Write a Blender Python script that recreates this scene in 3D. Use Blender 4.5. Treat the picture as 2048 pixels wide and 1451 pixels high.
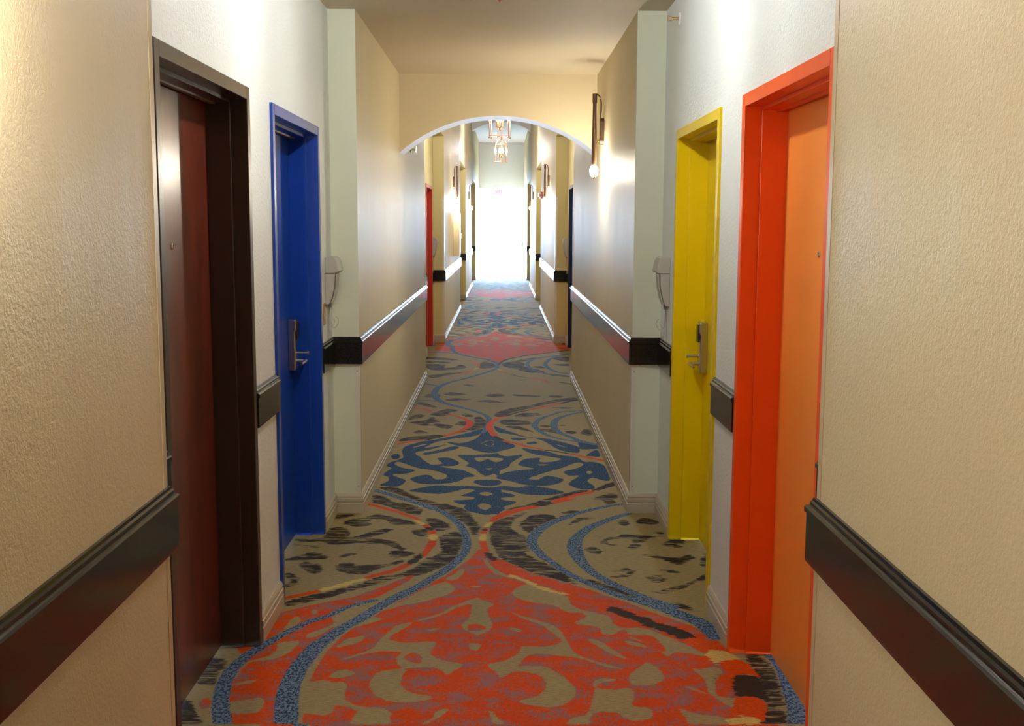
import bpy, bmesh, math, random
import numpy as np
from mathutils import Vector, Matrix

random.seed(7)
SC = bpy.context.scene
for o in list(bpy.data.objects):
    bpy.data.objects.remove(o, do_unlink=True)
COL = SC.collection

# ------------------------------------------------------------------ camera
H = 1.603                       # eye height above the carpet
FPX, PITCH, YAW, ROLL = 2230.0, 0.1233, 0.0090, 0.0040
cam_d = bpy.data.cameras.new('camera'); cam = bpy.data.objects.new('camera', cam_d); COL.objects.link(cam)
cam_d.sensor_fit = 'HORIZONTAL'; cam_d.sensor_width = 36.0; cam_d.lens = FPX / 2048 * 36.0
cam_d.clip_start = 0.05; cam_d.clip_end = 200
_f = Vector((math.sin(YAW) * math.cos(PITCH), math.cos(YAW) * math.cos(PITCH), -math.sin(PITCH)))
_r0 = Vector((math.cos(YAW), -math.sin(YAW), 0)); _u0 = _r0.cross(_f)
_rx = _r0 * math.cos(ROLL) + _u0 * math.sin(ROLL); _up = _u0 * math.cos(ROLL) - _r0 * math.sin(ROLL)
_m = Matrix((_rx, _up, -_f)).transposed().to_4x4(); _m.translation = Vector((0, 0, H))
cam.matrix_world = _m
SC.camera = cam

# ------------------------------------------------------------------ colour management, sky
SC.view_settings.view_transform = 'Standard'; SC.view_settings.look = 'None'
SC.view_settings.gamma = 1.0; SC.view_settings.use_curve_mapping = False
SC.view_settings.exposure = 0.34
world = bpy.data.worlds.new('daylight'); SC.world = world; world.use_nodes = True
_bg = world.node_tree.nodes['Background']
_bg.inputs[0].default_value = (0.50, 0.72, 1.0, 1); _bg.inputs[1].default_value = 150.0
# portal in the end window: only guides the sky's own daylight into the hall
_pl = bpy.data.lights.new('daylight_portal', 'AREA'); _pl.shape = 'RECTANGLE'; _pl.size = 1.55; _pl.size_y = 2.85
_pl.cycles.is_portal = True
_po = bpy.data.objects.new('daylight_portal', _pl); COL.objects.link(_po)
_po.location = (-0.035, 37.95, 1.42); _po.rotation_euler = (math.radians(90), 0, math.radians(180))
LANTERN_L, SCONCE_L = 780.0, 1480.0      # radiance of the bulbs
WARM = (1.0, 0.91, 0.74); LWARM = (1.0, 1.0, 1.0)

# ------------------------------------------------------------------ plan of the hall (metres)
XL, XR = -0.787, 0.718            # faces of the wall blocks that narrow the hall
AL, AR = -0.933, 0.873            # faces of the recessed walls with the doors
CN, CS, CH = 2.735, 2.78, 4.30    # near ceiling, ceilings of the far recesses, high ceiling
ARCH0, ARCH1 = 8.66, 9.0
END = 37.6
BLOCKS = {'L': [(-9.0, 2.573), (6.115, 11.41), (15.2, 20.95), (24.0, 29.0), (32.6, END)],
          'R': [(-9.0, 2.473), (6.115, 11.41), (15.2, 20.95), (24.0, 29.0), (32.6, END)]}
# carpet pattern traced on the floor plan, millimetres (x, distance): patches and ribbons
PATCHES = [
('o',[-103,5411,-152,5226,-196,5115,-249,4993,-301,4891,-361,4779,-426,4646,-496,4496,-571,4343,-616,4232,-657,4056,-674,3852,-662,3618,-632,3392,-610,3272,771,3271,833,3464,865,3701,879,3946,862,4114,839,4213,774,4335,659,4463,550,4604,489,4675,417,4755,343,4837,244,4922,133,5032,29,5195,-32,5276,-77,5394]),
('o',[-1066,4160,-937,4173,-920,4224,-910,4486,-845,4546,-734,4622,-711,4472,-850,4304,-916,4160,-969,4025,-1032,4097]),
('o',[-734,4622,-711,4472,-645,4576,-529,4685,-415,4902,-396,5008,-518,4833,-634,4685]),
('o',[-699,4458,-782,4361,-848,4244,-900,4129,-947,4007,-971,3882,-966,3748,-942,3608,-875,3364,-672,3364,-718,3608,-736,3769,-731,3932,-702,4110,-647,4238]),
('c',[-496,4517,-433,4608,-352,4767,-277,4868,-240,4885,-204,4801,-217,4735,-292,4655,-351,4608,-415,4577,-457,4532]),
('c',[-535,4415,-507,4430,-484,4401,-564,4332,-594,4305]),
('c',[-627,4098,-593,4186,-532,4225,-543,4161,-584,4123]),
('c',[-160,4608,-109,4655,-30,4593,-55,4533,-49,4445,-33,4360,-42,4292,-85,4239,-134,4279,-155,4346,-128,4416,-121,4503,-128,4593,-183,4548,-230,4474,-287,4416,-363,4374,-317,4416,-255,4474,-209,4548]),
('c',[-456,4225,-418,4332,-363,4374,-369,4332,-427,4225,-422,4174,-354,4149,-252,4161,-265,4074,-253,4015,-205,3968,-136,3933,-174,3866,-189,3833,-209,3877,-259,3911,-334,3899,-371,3922,-387,4003,-373,4050,-439,4062,-504,4038,-566,3991,-608,3967,-548,4026,-487,4086,-472,4161]),
('c',[-293,4285,-237,4312,-268,4272]),
('c',[-459,3769,-443,3855,-394,3888,-341,3888,-353,3823,-347,3749,-308,3687,-239,3657,-245,3628,-310,3608,-384,3618,-427,3667,-450,3728]),
('c',[-618,3748,-545,3769,-533,3657,-501,3599,-448,3570,-395,3561,-359,3523,-361,3469,-346,3399,-466,3399,-482,3487,-472,3533,-509,3570,-572,3589,-591,3580]),
('c',[-610,3833,-570,3888,-522,3855,-552,3822,-593,3812]),
('c',[-257,3442,-220,3487,-215,3533,-168,3561,-190,3505,-230,3451,-230,3399,-269,3399]),
('c',[-120,4136,-78,4136,-86,4075,-100,4075]),
('c',[-187,5082,-169,5045,-198,4929,-253,4920,-212,5009]),
('c',[-135,4834,-86,4834,-86,4818,-118,4812]),
('c',[-31,3551,-10,3496,2,3469,2,3433,-26,3496]),
('c',[-1073,4172,-969,4025,-998,3921,-1021,3978,-1073,4025]),
('c',[-1004,3737,-1070,3748,-1069,3667,-1004,3551,-967,3469,-933,3398,-909,3398,-971,3608]),
('c',[-935,3955,-883,4002,-849,4061,-855,4135,-823,4160,-776,4160,-799,4037,-855,3978,-917,3955,-935,3876,-942,3779,-951,3779,-946,3887]),
('c',[-941,3758,-866,3800,-876,3769,-935,3748]),
('c',[-914,3608,-861,3627,-816,3647,-795,3608,-795,3551,-813,3523,-889,3523]),
('c',[-864,4304,-846,4443,-811,4386,-850,4304]),
('c',[-788,4497,-776,4528,-759,4501,-765,4462]),
('c',[-686,3657,-683,3758,-597,3779,-558,3523,-665,3542]),
('c',[-697,3844,-682,3933,-680,3844]),
('c',[-761,4237,-705,4304,-669,4359,-683,4291,-735,4199]),
('c',[49,4736,87,4835,153,4852,204,4769,296,4688,300,4594,347,4519,446,4446,458,4362,501,4307,597,4294,591,4254,500,4293,446,4240,403,4240,391,4320,301,4361,355,4432,334,4490,284,4490,222,4579,146,4609,85,4656]),
('c',[-114,4655,-66,4609,-55,4533,-54,4445,-33,4333,-57,4279,-104,4239]),
('c',[16,4533,91,4445,178,4375,233,4293,260,4162,270,4100,289,4039,352,3969,455,3889,391,3911,329,3968,277,4003,192,4027,129,4039,92,4003,59,3911,10,3812,-16,3866,-47,3934,15,3968,70,4051,85,4112,178,4112,236,4162,207,4253,163,4347,91,4417]),
('c',[59,3911,99,3922,170,3911,230,3812,260,3728,255,3658,214,3589,164,3570,96,3589,63,3618,126,3658,163,3739,149,3823,93,3867,37,3866,37,3900]),
('c',[33,4319,88,4286,64,4263]),
('c',[341,4188,391,4163,430,4076,476,3992,445,4004,381,4100]),
('c',[332,3780,373,3812,414,3791,356,3770,340,3728,393,3708,454,3728,464,3668,446,3580,504,3561,493,3478,403,3487,395,3524,331,3533,296,3487,277,3399,203,3399,231,3478,286,3514,313,3609,330,3708]),
('c',[-34,3542,-6,3487,18,3442,-6,3399,-26,3469]),
('c',[-115,4136,-83,4136,-95,4075,-109,4075]),
('c',[473,3856,546,3923,525,3760,495,3749,462,3760]),
('c',[482,4175,531,4150,570,4100,504,4125]),
('c',[-5,4991,67,4921,45,4965,-34,5101,-70,5236,-81,5196,-27,5009]),
('c',[504,4201,567,4137,622,4027,654,3946,692,3900,722,3823,730,3749,723,3688,775,3570,803,3589,815,3648,751,3658,766,3781,809,3867,782,3912,716,3889,663,3946,632,4004,662,4051,706,4039,736,4004,777,4028,720,4125,651,4227,588,4293,517,4314,509,4240,593,4227,629,4113,627,4063,601,4076,557,4163,506,4214]),
('c',[472,3802,529,3945,563,3934,589,3834,568,3780,517,3749,481,3770]),
('c',[598,3561,648,3523,720,3496,760,3478,736,3398,615,3398,613,3478]),
('c',[431,3551,509,3533,482,3478,421,3469]),
('c',[650,3754,714,3683,715,3668,654,3728]),
('c',[866,4064,917,4064,925,4016,901,3946,881,4004]),
('p',[-128,4319,-97,4351,-55,4312,-90,4276]),
('p',[-360,4003,-328,4050,-288,4003,-293,3945,-329,3956]),
('p',[-126,4340,-106,4347,-60,4319,-105,4276,-124,4279]),
('p',[-1015,3598,-1001,3647,-977,3618,-973,3570,-992,3551]),
('p',[654,4004,707,4045,756,4016,789,3969,767,3923,709,3900,668,3946]),
('t',[-396,8166,-312,8115,-253,8168,-189,8304,-146,8530,-122,8678,-71,8502,-33,8278,-12,8224,-11,7839,-84,7765,-174,7837,-242,7961,-309,8011,-389,8114]),
('t',[-149,8707,-274,8500,-400,8357,-499,8246,-572,8191,-665,8058,-706,7956,-708,7807,-681,7617,-694,7548,-754,7435,-766,7326,-728,7262,-759,7076,-724,6997,-712,6881,-748,6768,-642,6732,-598,6863,-618,6939,-667,6997,-701,7077,-609,7098,-568,7201,-646,7263,-715,7369,-710,7457,-659,7414,-554,7264,-459,7202,-387,7120,-347,7040,-364,6942,-421,6941,-449,7039,-503,7058,-568,6979,-572,6920,-522,6826,-434,6799,-328,6828,-266,6885,-225,6982,-169,7022,-193,7101,-255,7204,-349,7266,-421,7329,-470,7372,-536,7527,-562,7618,-591,7688,-606,7759,-585,7808,-525,7858,-456,7958,-397,8061,-459,8009,-555,7932,-535,8008,-492,8139,-430,8220,-346,8302,-243,8359,-167,8472]),
('t',[-440,7585,-364,7597,-308,7506,-281,7417,-315,7330,-398,7325,-478,7350,-401,7394,-410,7460]),
('t',[-548,7760,-497,7809,-427,7884,-368,7985,-308,7985,-328,7885,-399,7810,-468,7737,-538,7689]),
('t',[-301,7691,-200,7692,-79,7717,-11,7718,-10,7063,-50,7103,-94,7032,-140,7122,-174,7246,-236,7331,-221,7418,-267,7552]),
('t',[-174,6867,-136,6924,-9,6906,-9,6793,-90,6746,-151,6810]),
('t',[-561,6625,-479,6716,-389,6771,-303,6754,-218,6754,-132,6737,-47,6701,-9,6738,-8,6491,-173,6664,-236,6663,-296,6592,-377,6548,-461,6573]),
('t',[-239,6506,-172,6611,-131,6682,-9,6683,-8,6106,-42,6091,-81,6061,-139,6105,-187,6151,-213,6228,-203,6292,-244,6307,-275,6388,-207,6405,-159,6422,-160,6473,-209,6489]),
('t',[-770,7686,-719,7710,-703,7594,-727,7547,-753,7570]),
('t',[-94,8224,-60,8445,4,8225,100,8041,64,7914,-89,7789]),
('t',[149,7940,223,7891,334,7818,402,7699,518,7629,569,7470,626,7471,684,7383,696,7212,691,6931,642,6912,587,6989,544,6892,579,6742,552,6670,478,6687,421,6796,449,6910,502,7047,436,7047,411,7168,494,7252,553,7382,516,7447,403,7273,283,7126,199,7005,180,6946,232,6927,269,7006,302,7046,366,6987,398,6929,349,6814,248,6758,141,6794,56,6888,-31,6983,36,7144,127,7207,219,7250,120,7356,131,7466,166,7557,253,7603,271,7580,263,7467,343,7468,414,7559,350,7628,233,7720,172,7841]),
('t',[-62,8831,-12,8739,95,8533,198,8364,328,8310,427,8203,544,8021,565,7894,542,7772,457,7819,389,7943,346,8122,275,8282,172,8364,68,8475,-28,8561]),
('t',[67,8307,119,8335,197,8281,118,8226]),
('t',[188,8120,241,8187,270,8121,217,8068]),
('t',[584,8232,679,8126,714,7946,692,7921,585,7895,567,7995]),
('t',[594,7677,678,7871,697,7749,682,7631,631,7654]),
('t',[-88,7693,38,7648,154,7696,70,7443,46,7291,-32,7164,-81,7082]),
('t',[-79,6905,-31,6906,0,6849,-30,6774,-77,6755]),
('t',[-76,6683,13,6756,98,6720,183,6758,288,6704,380,6597,301,6527,178,6526,96,6578,54,6630,-8,6665]),
('t',[-76,6683,-13,6612,54,6560,82,6492,12,6457,-24,6440,33,6391,89,6358,60,6293,20,6245,20,6168,-69,6106]),
('c',[-183,7599,-92,7600,-147,7463]),
('c',[-111,7623,-87,7623,18,7566,-38,7453]),
('c',[-106,7247,-56,7268,-78,7216]),
('c',[-129,6559,-88,6603,-50,6551,-87,6499]),
('c',[-131,6260,-100,6324,-56,6261,-90,6167]),
('c',[554,7149,580,7191,600,7149,573,7098]),
('c',[237,7379,316,7390,282,7347]),
('c',[-637,7969,-565,8085,-548,8060,-630,7944]),
('c',[413,8071,489,7944,418,8032]),
('d',[-916,4618,-837,4704,-721,4783,-633,4855,-577,4939,-514,4982,-451,5026,-391,5139,-349,5280,-332,5026,-412,4971,-476,4939,-566,4845,-654,4764,-737,4676,-849,4591,-906,4563]),
('d',[-389,5162,-294,5354,-311,5534,-316,5615,-274,5698,-229,5726,-204,5656,-192,5535,-201,5380,-218,5257,-255,5139,-313,5060,-377,5004]),
('d',[-750,6713,-630,6696,-561,6573,-468,6437,-365,6339,-282,6275,-207,6181,-165,6075,-151,5942,-230,5942,-315,6135,-401,6274,-487,6370,-602,6520,-695,6624]),
('d',[-300,6250,-231,6201,-175,6119,-150,5962,-112,5843,-114,5727,-142,5643,-161,5755,-205,5917,-259,6071,-323,6200]),
('d',[-762,6519,-701,6486,-661,6419,-605,6337,-538,6305,-456,6211,-436,6149,-463,6044,-520,6088,-590,6179,-680,6288,-741,6336]),
('d',[-416,5976,-369,5992,-313,5931,-264,5812,-285,5754,-330,5726,-364,5783,-394,5885]),
('d',[-46,5902,55,6041,159,6138,137,6089,74,5964,53,5814,79,5714,128,5631,128,5484,155,5369,104,5369,138,5283,171,5199,237,5096,270,5051,314,4942,311,4889,231,4942,165,5006,65,5140,6,5234,-27,5380,-50,5535,-63,5727]),
('d',[101,5873,148,6011,219,6074,311,6043,254,5919,190,5800,156,5700,111,5771]),
('d',[-6,5377,102,5378,136,5296,220,5159,298,5011,330,4904,370,4836,265,4922,158,5028,64,5159,12,5276]),
('d',[377,4940,429,4905,504,4820,573,4721,616,4642,519,4705,448,4803,399,4870]),
('d',[-854,5883,-828,5958,-756,5989,-704,6068,-620,6037,-567,5991,-489,5930,-456,5863,-523,5855,-582,5854,-619,5944,-674,5975,-727,5913,-693,5861,-735,5817,-802,5824,-839,5860]),
('d',[-912,5722,-892,5794,-851,5809,-804,5751,-785,5667,-787,5598,-732,5640,-685,5724,-614,5781,-568,5753,-621,5668,-689,5599,-740,5552,-681,5532,-750,5492,-822,5479,-880,5492,-904,5531,-979,5530,-1037,5543,-1063,5583,-986,5570,-926,5598,-909,5653]),
('d',[-1064,5530,-1033,5478,-968,5465,-907,5452,-924,5427,-1002,5452,-1051,5478]),
('d',[-759,5558,-650,5586,-592,5573,-531,5520,-486,5429,-467,5378,-520,5403,-561,5454,-602,5493,-675,5480,-684,5403,-656,5352,-693,5390,-705,5428,-684,5493]),
('d',[-775,5080,-765,5160,-727,5183,-669,5137,-599,5138,-532,5161,-502,5208,-453,5220,-480,5161,-545,5115,-589,5047,-635,5003,-685,4997,-740,5030]),
('d',[-554,5304,-545,5365,-480,5366,-416,5329,-455,5280,-506,5255]),
('d',[-956,5136,-939,5194,-900,5171,-856,5137,-836,5080,-834,5024,-869,4991,-894,5035,-925,5079]),
('d',[-1005,5013,-964,5013,-931,4959,-911,4906,-918,4833,-955,4803,-972,4843,-949,4874,-964,4937,-995,4958]),
('d',[-1047,5229,-989,5277,-937,5351,-886,5327,-829,5254,-871,5230,-960,5218,-1011,5206]),
('d',[-791,5266,-763,5315,-693,5334,-740,5279,-771,5248]),
('d',[-474,5739,-418,5768,-382,5754,-390,5642,-436,5641]),
('d',[-909,5912,-894,5973,-864,5989,-809,6059,-880,6067,-914,6051,-906,5942]),
('d',[731,5907,775,5999,833,5984,865,5923,838,5870,771,5877]),
('d',[607,5633,638,5675,713,5661,817,5634,762,5593,729,5539,678,5526,667,5593,614,5592,568,5579,541,5538,559,5486,615,5493,571,5460,529,5486,516,5552,547,5606]),
('d',[632,5447,675,5499,711,5461,677,5422,637,5422]),
('d',[821,5500,874,5580,947,5567,954,5541,895,5474,927,5442,870,5436,830,5461]),
('d',[687,5322,743,5310,810,5273,861,5262,923,5311,943,5262,883,5179,846,5144,813,5178,786,5237,736,5261,698,5297]),
('d',[489,4975,529,4975,577,5008,607,5063,629,5052,600,4975,553,4943,507,4953]),
('d',[530,5052,575,5086,618,5097,587,5041,535,5030]),
('d',[651,4798,686,4763,740,4798,813,4849,873,4912,939,4998,972,5009,958,4934,886,4891,823,4809,768,4768,713,4724,669,4758]),
('d',[681,4976,752,4998,727,4944,775,4922,703,4891,678,4922]),
('d',[729,5075,813,5064,840,5020,775,5042]),
('d',[416,5408,466,5446,511,5371,474,5321,434,5358]),
('d',[353,5845,395,5951,452,6013,536,5998,469,5966,403,5890,364,5831]),
('d',[474,5688,512,5633,564,5703,526,5619,489,5633]),
('d',[648,5952,699,5937,681,5847,643,5862]),
('d',[813,5718,857,5704,836,5662]),
('d',[966,5567,1004,5360,1012,5287,989,5121,948,5144,991,5286,981,5436]),
('d',[738,4611,795,4580,843,4447,873,4390,839,4476,780,4520]),
('d',[541,6428,611,6530,677,6565,701,6479,662,6412,675,6346,612,6313,589,6411]),
('d',[333,6109,382,6155,459,6140,379,6094]),
('d',[125,5960,203,6033,299,6034,276,5961]),
('d',[156,6294,256,6426,386,6563,475,6651,537,6634,424,6511,316,6393,211,6278,111,6230,32,6152,51,6214]),
('d',[926,4040,971,4040,989,3958,994,3867,980,3708,964,3561,918,3398,825,3398,882,3561,906,3678,917,3781,911,3912]),
('d',[770,3802,811,3856,843,3781,826,3658,751,3658,764,3749]),
('d',[-1069,4025,-1024,3990,-1004,3910,-1014,3843,-998,3748,-1062,3748,-1066,3811,-1075,3909,-1072,4001]),
('d',[-1109,3608,-1051,3617,-1016,3551,-982,3496,-942,3433,-936,3398,-1048,3398]),
('d',[-748,8990,-671,9042,-608,9122,-580,9256,-538,9096,-497,9019,-553,8967,-459,8892,-390,8843,-414,8696,-495,8743,-545,8841,-634,8840,-706,8914]),
('d',[-735,8573,-700,8668,-637,8645,-559,8506,-610,8505,-651,8482,-699,8551]),
('d',[-378,8868,-339,9021,-285,9022,-279,8845]),
('d',[-605,9366,-562,9507,-474,9654,-374,9568,-450,9452,-436,9368,-502,9285,-574,9311]),
('d',[-343,9370,-298,9426,-233,9288,-291,9233]),
('d',[-767,9226,-718,9364,-644,9310,-678,9201,-745,9120,-777,9067]),
('d',[-779,9985,-717,10017,-605,9832,-564,9712,-677,9801,-760,9922]),
('d',[-226,9207,-181,9262,-132,9102,-120,8897,-144,8724,-250,8603,-312,8532,-393,8417,-314,8579,-242,8796,-221,8997]),
('d',[-553,10520,-505,10626,-414,10592,-331,10489,-408,10453,-485,10417]),
('d',[-525,10182,-426,10249,-271,10219,-370,10119,-481,10117]),
('d',[-730,10345,-686,10552,-655,10312]),
('d',[-610,10519,-573,10415,-593,10313]),
('d',[-243,10089,-117,10156,-15,10061,-116,10027]),
('d',[-389,11112,-324,11152,-260,11037,-321,11036]),
('d',[-137,10492,-16,10529,-16,10391]),
('d',[-762,8257,-684,8368,-521,8438,-415,8439,-512,8304,-632,8237,-750,8171]),
('d',[-796,11806,-674,11941,-561,12080,-608,11810,-715,11635]),
('d',[-17,9046,66,9135,218,9049,246,8934,189,8876,64,8875,4,8902]),
('d',[108,9287,174,9444,307,9446,331,9352,223,9258]),
('d',[39,8818,138,8820,256,8578,278,8526,160,8656,73,8736]),
('d',[293,8685,406,8686,455,8502,376,8553]),
('d',[495,8607,573,8608,587,8530,540,8477]),
('d',[611,8530,662,8690,699,8663,690,8428,644,8453]),
('d',[303,8850,388,8851,386,8782,336,8781]),
('d',[465,8880,525,8881,487,8824]),
('d',[92,10501,251,10465,378,10409,306,10350,167,10386]),
('d',[442,10391,487,10469,561,10431,592,10355,509,10316,457,10334]),
('d',[-155,10083,-42,10049,88,10051,-41,10006,-126,10022]),
('d',[-138,10477,15,10499,15,10383,-131,10381]),
('d',[-65,9346,-12,9538,124,9738,265,9877,413,10092,594,10280,701,10319,694,10133,555,10095,376,9879,233,9673,94,9475,14,9286,-38,9254]),
('d',[426,9743,674,9747,560,9678]),
('d',[487,11977,684,11881,722,11734,549,11853]),
('d',[171,11485,301,11534,209,11462]),
('d',[-262,12774,-204,13072,-91,12851,-71,12565,-176,12424,-256,12491]),
('d',[-1,12853,138,13080,264,12933,267,12643,393,12368,470,12103,299,12100,131,12430,44,12567]),
('d',[-874,12760,-770,12835,-649,12765,-644,12482,-532,12554,-478,12769,-399,12557,-480,12349,-607,12278,-707,12209,-833,12409]),
('d',[346,12574,455,12647,483,12438]),
('d',[587,12794,772,12871,760,12654]),
('d',[166,13081,253,13315,427,13478,258,13083]),
('d',[-602,11826,-744,11700,-634,11951,-387,12150]),
('d',[-926,13525,-712,13450,-514,13218,-700,13213,-891,13287]),
('d',[-894,13056,-692,13060,-593,12913,-820,12908]),
('d',[618,13483,813,13569,785,13096,654,13246]),
('q',[-598,8966,-551,8941,-552,8878,-584,8890]),
('q',[-766,8522,-695,8700,-659,8656,-700,8494]),
('O',[-46,12889,-142,13305,-337,13622,-542,13953,-616,14305,-622,14677,-482,15174,-223,15708,110,15939,386,15726,709,15521,886,14815,895,14437,644,14071,389,13807,143,13552,27,13231]),
('O',[-868,14482,-661,14869,-654,14037,-810,14165]),
('b',[968,4064,1023,4064,1044,3912,1041,3561,996,3398,926,3398,964,3561,985,3729,1004,3912,993,4016]),
]
RIBBONS = [
('c',[-144,8117,14,-79,8237,14,-57,8131,14,-77,8001,14,-144,8117,14]),
('b',[-879,3381,62,-942,3608,60,-966,3748,58,-972,3887,55,-948,4013,50,-901,4135,46,-849,4250,42,-783,4366,38,-708,4450,36,-643,4554,34,-536,4646,40]),
('b',[-678,3381,80,-719,3608,78,-736,3769,75,-731,3932,72,-702,4110,70,-684,4167,66,-636,4291,60,-574,4415,58,-502,4577,60,-432,4710,60,-357,4842,54,-290,4990,50,-229,5138,50,-184,5315,46,-170,5482,46,-180,5629,46,-204,5769,46,-236,5901,46,-277,6016,46,-323,6110,44,-372,6183,44,-426,6241,44,-313,6112,44,-376,6196,48,-441,6282,50,-506,6354,52,-582,6436,52,-664,6529,52,-734,6606,54,-805,6677,54]),
('b',[379,6028,50,294,5927,54,230,5815,54,183,5686,58,159,5536,58,174,5407,52,206,5283,46,257,5153,44,249,5178,42,305,5038,42,374,4905,44,448,4803,46,519,4705,50,635,4595,60,653,4595,75,738,4476,80,818,4362,80,851,4202,70]),
('b',[379,6028,50,351,6020,50,438,6107,46,550,6214,42,662,6291,40,751,6325,36]),
('b',[755,6142,40,694,6077,44,634,6014,50,544,5906,56,476,5802,62,411,5660,66,380,5538,74,370,5382,78,382,5236,66,407,5096,58,446,4986,52,502,4869,50,572,4758,50,653,4642,50,735,4558,60]),
('b',[-141,8534,40,-118,8724,42,-103,8973,44,-106,9182,44,-146,9372,44,-204,9484,46,-280,9628,50,-382,9775,56,-487,9927,60,-572,10116,64,-621,10347,70,-643,10624,70,-636,10879,66,-594,11108,60,-516,11348,56,-394,11578,54,-256,11883,52,-141,12158,50,-62,12426,50,-46,12779,46,-93,13037,50,-188,13288,56,-383,13555,56,-560,13910,52,-645,14396,52,-628,14821,52,-486,15276,54,-281,15849,56,-117,16393,50]),
('b',[-590,10083,40,-673,10114,44,-775,10129,50]),
('b',[-623,11031,30,-743,11184,40,-791,11222,44]),
('b',[-558,13867,44,-812,14033,44,-974,13942,40]),
('b',[744,9582,40,661,9564,40,524,9514,40,438,9385,42,352,9229,46,295,9050,50,268,8849,56,283,8685,50,326,8526,46,369,8399,44,435,8300,42,547,8203,42,699,8086,42]),
('b',[740,9533,40,683,9484,40,598,9403,44,510,9262,50,451,9111,60,426,8908,64,426,8687,60,470,8502,52,533,8351,50,593,8204,48,697,8063,48]),
('b',[833,13903,50,726,13731,50,425,13398,50,312,13009,46,303,12644,46,389,12233,48,547,11913,48,709,11791,48]),
('b',[862,13904,50,616,13443,50,510,12902,50,528,12474,50,602,12172,48,745,11980,48]),
('r',[-936,4656,36,-925,4665,36,-870,4709,36,-796,4768,36]),
('y',[-785,4778,36,-728,4829,38,-670,4886,38,-611,4944,34]),
('r',[-608,4949,36,-566,4993,38,-519,5031,40,-473,5087,40,-434,5161,40]),
('k',[-428,5173,40,-400,5256,40,-374,5354,38]),
('r',[-375,5268,20,-360,5417,44,-349,5481,44,-348,5554,44]),
('y',[-348,5574,44,-351,5628,44,-357,5676,44]),
('r',[-358,5690,44,-367,5740,42]),
('k',[-373,5768,42,-393,5804,40]),
('r',[-398,5826,34,-416,5863,34]),
('y',[-421,5870,30,-462,5945,30,-476,5976,28]),
('r',[-452,5961,30,-520,6053,32,-588,6133,32,-657,6198,34,-751,6289,34,-819,6331,34]),
('r',[-796,8045,36,-687,8151,36,-581,8216,34]),
('k',[-574,8227,30,-493,8326,30,-434,8394,30]),
('r',[-430,8405,34,-335,8578,40,-276,8746,46,-256,8945,60,-287,9100,46,-347,9232,36,-411,9313,28,-475,9382,22]),
('r',[-606,9536,26,-681,9651,36,-744,9709,38,-786,9754,38]),
('r',[-275,12560,26,-261,12702,26,-323,13069,26,-405,13338,20]),
('y',[-265,12490,30,-314,12318,30]),
('r',[-321,12285,26,-386,12118,26,-482,11954,24]),
('r',[425,6428,36,335,6357,36,300,6331,36]),
('k',[291,6322,32,225,6262,32]),
('r',[204,6245,34,118,6170,34,55,6097,34,2,6025,34,-38,5956,34,-50,5925,32]),
('y',[-57,5902,30,-73,5843,32,-82,5806,32]),
('r',[-84,5796,34,-85,5777,34]),
('k',[-87,5767,34,-89,5738,34]),
('r',[-90,5720,34,-91,5692,34]),
('y',[-92,5664,34,-93,5616,34,-92,5548,34]),
('r',[-91,5528,34,-84,5431,36,-72,5355,36]),
('k',[-68,5337,36,-51,5282,36,-33,5222,36]),
('r',[-26,5198,38,3,5129,38,40,5061,34]),
('y',[45,4992,24,100,4921,28,142,4861,30,184,4810,32,230,4761,32,297,4720,20]),
('r',[18,5102,30,74,5019,30,155,4930,34,261,4836,40,337,4761,50]),
('r',[320,4657,55,404,4602,60,461,4542,56]),
('k',[470,4531,56,542,4447,58,607,4383,60]),
('k',[597,4362,64,662,4307,70,715,4240,76,748,4182,80]),
('r',[755,4169,84,795,4100,90,820,4040,96]),
('y',[822,4028,100,840,3981,104,860,3946,104]),
('r',[862,3934,104,875,3867,106,878,3802,106]),
('k',[878,3791,106,870,3708,108,855,3618,108]),
('r',[849,3604,108,825,3523,110,799,3455,110]),
('y',[795,3446,110,771,3381,110]),
('k',[751,6874,70,702,6817,64,653,6752,56,605,6688,46,567,6643,40]),
('r',[557,6625,40,512,6577,40,445,6520,42,380,6452,42,328,6401,40,294,6368,36]),
('k',[286,6360,34,244,6319,34,203,6278,34]),
('r',[190,6255,32,138,6227,34,83,6183,34,31,6122,34,-7,6061,34,-45,5988,34]),
('k',[739,10207,50,689,10151,46,611,10078,40,537,9969,36]),
('r',[525,9951,36,402,9811,38,315,9708,38,242,9607,36]),
('k',[231,9590,30,176,9534,30,94,9411,32,40,9302,34]),
('r',[30,9280,36,-27,9194,40,-73,9045,46,-96,8845,50,-89,8653,50,-63,8470,46,-51,8406,44]),
('k',[-46,8381,40,-24,8307,38,18,8221,34]),
('r',[22,8209,36,68,8150,38,132,8080,38,194,7988,36,259,7925,34,303,7876,30]),
('k',[311,7865,26,389,7822,26,486,7736,28]),
('r',[494,7725,32,555,7662,34,615,7600,36,714,7498,38]),
('r',[-66,12277,20,17,12111,22,84,11969,22]),
('k',[91,11959,22,214,11724,22,278,11643,22]),
('r',[284,11638,26,405,11536,28,495,11353,30,590,11355,30]),
('k',[596,11346,30,708,11199,32]),
('y',[-44,12426,24,-9,12225,24]),
('k',[-37,12779,30,9,13077,34,93,13350,40,239,13595,46,489,13894,46,748,14162,46,908,14328,46]),
]
# ------------------------------------------------------------------ helpers
def prop(o, label=None, cat=None, group=None, kind=None):
    if label: o['label'] = label
    if cat: o['category'] = cat
    if group: o['group'] = group
    if kind: o['kind'] = kind
    return o

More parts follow.
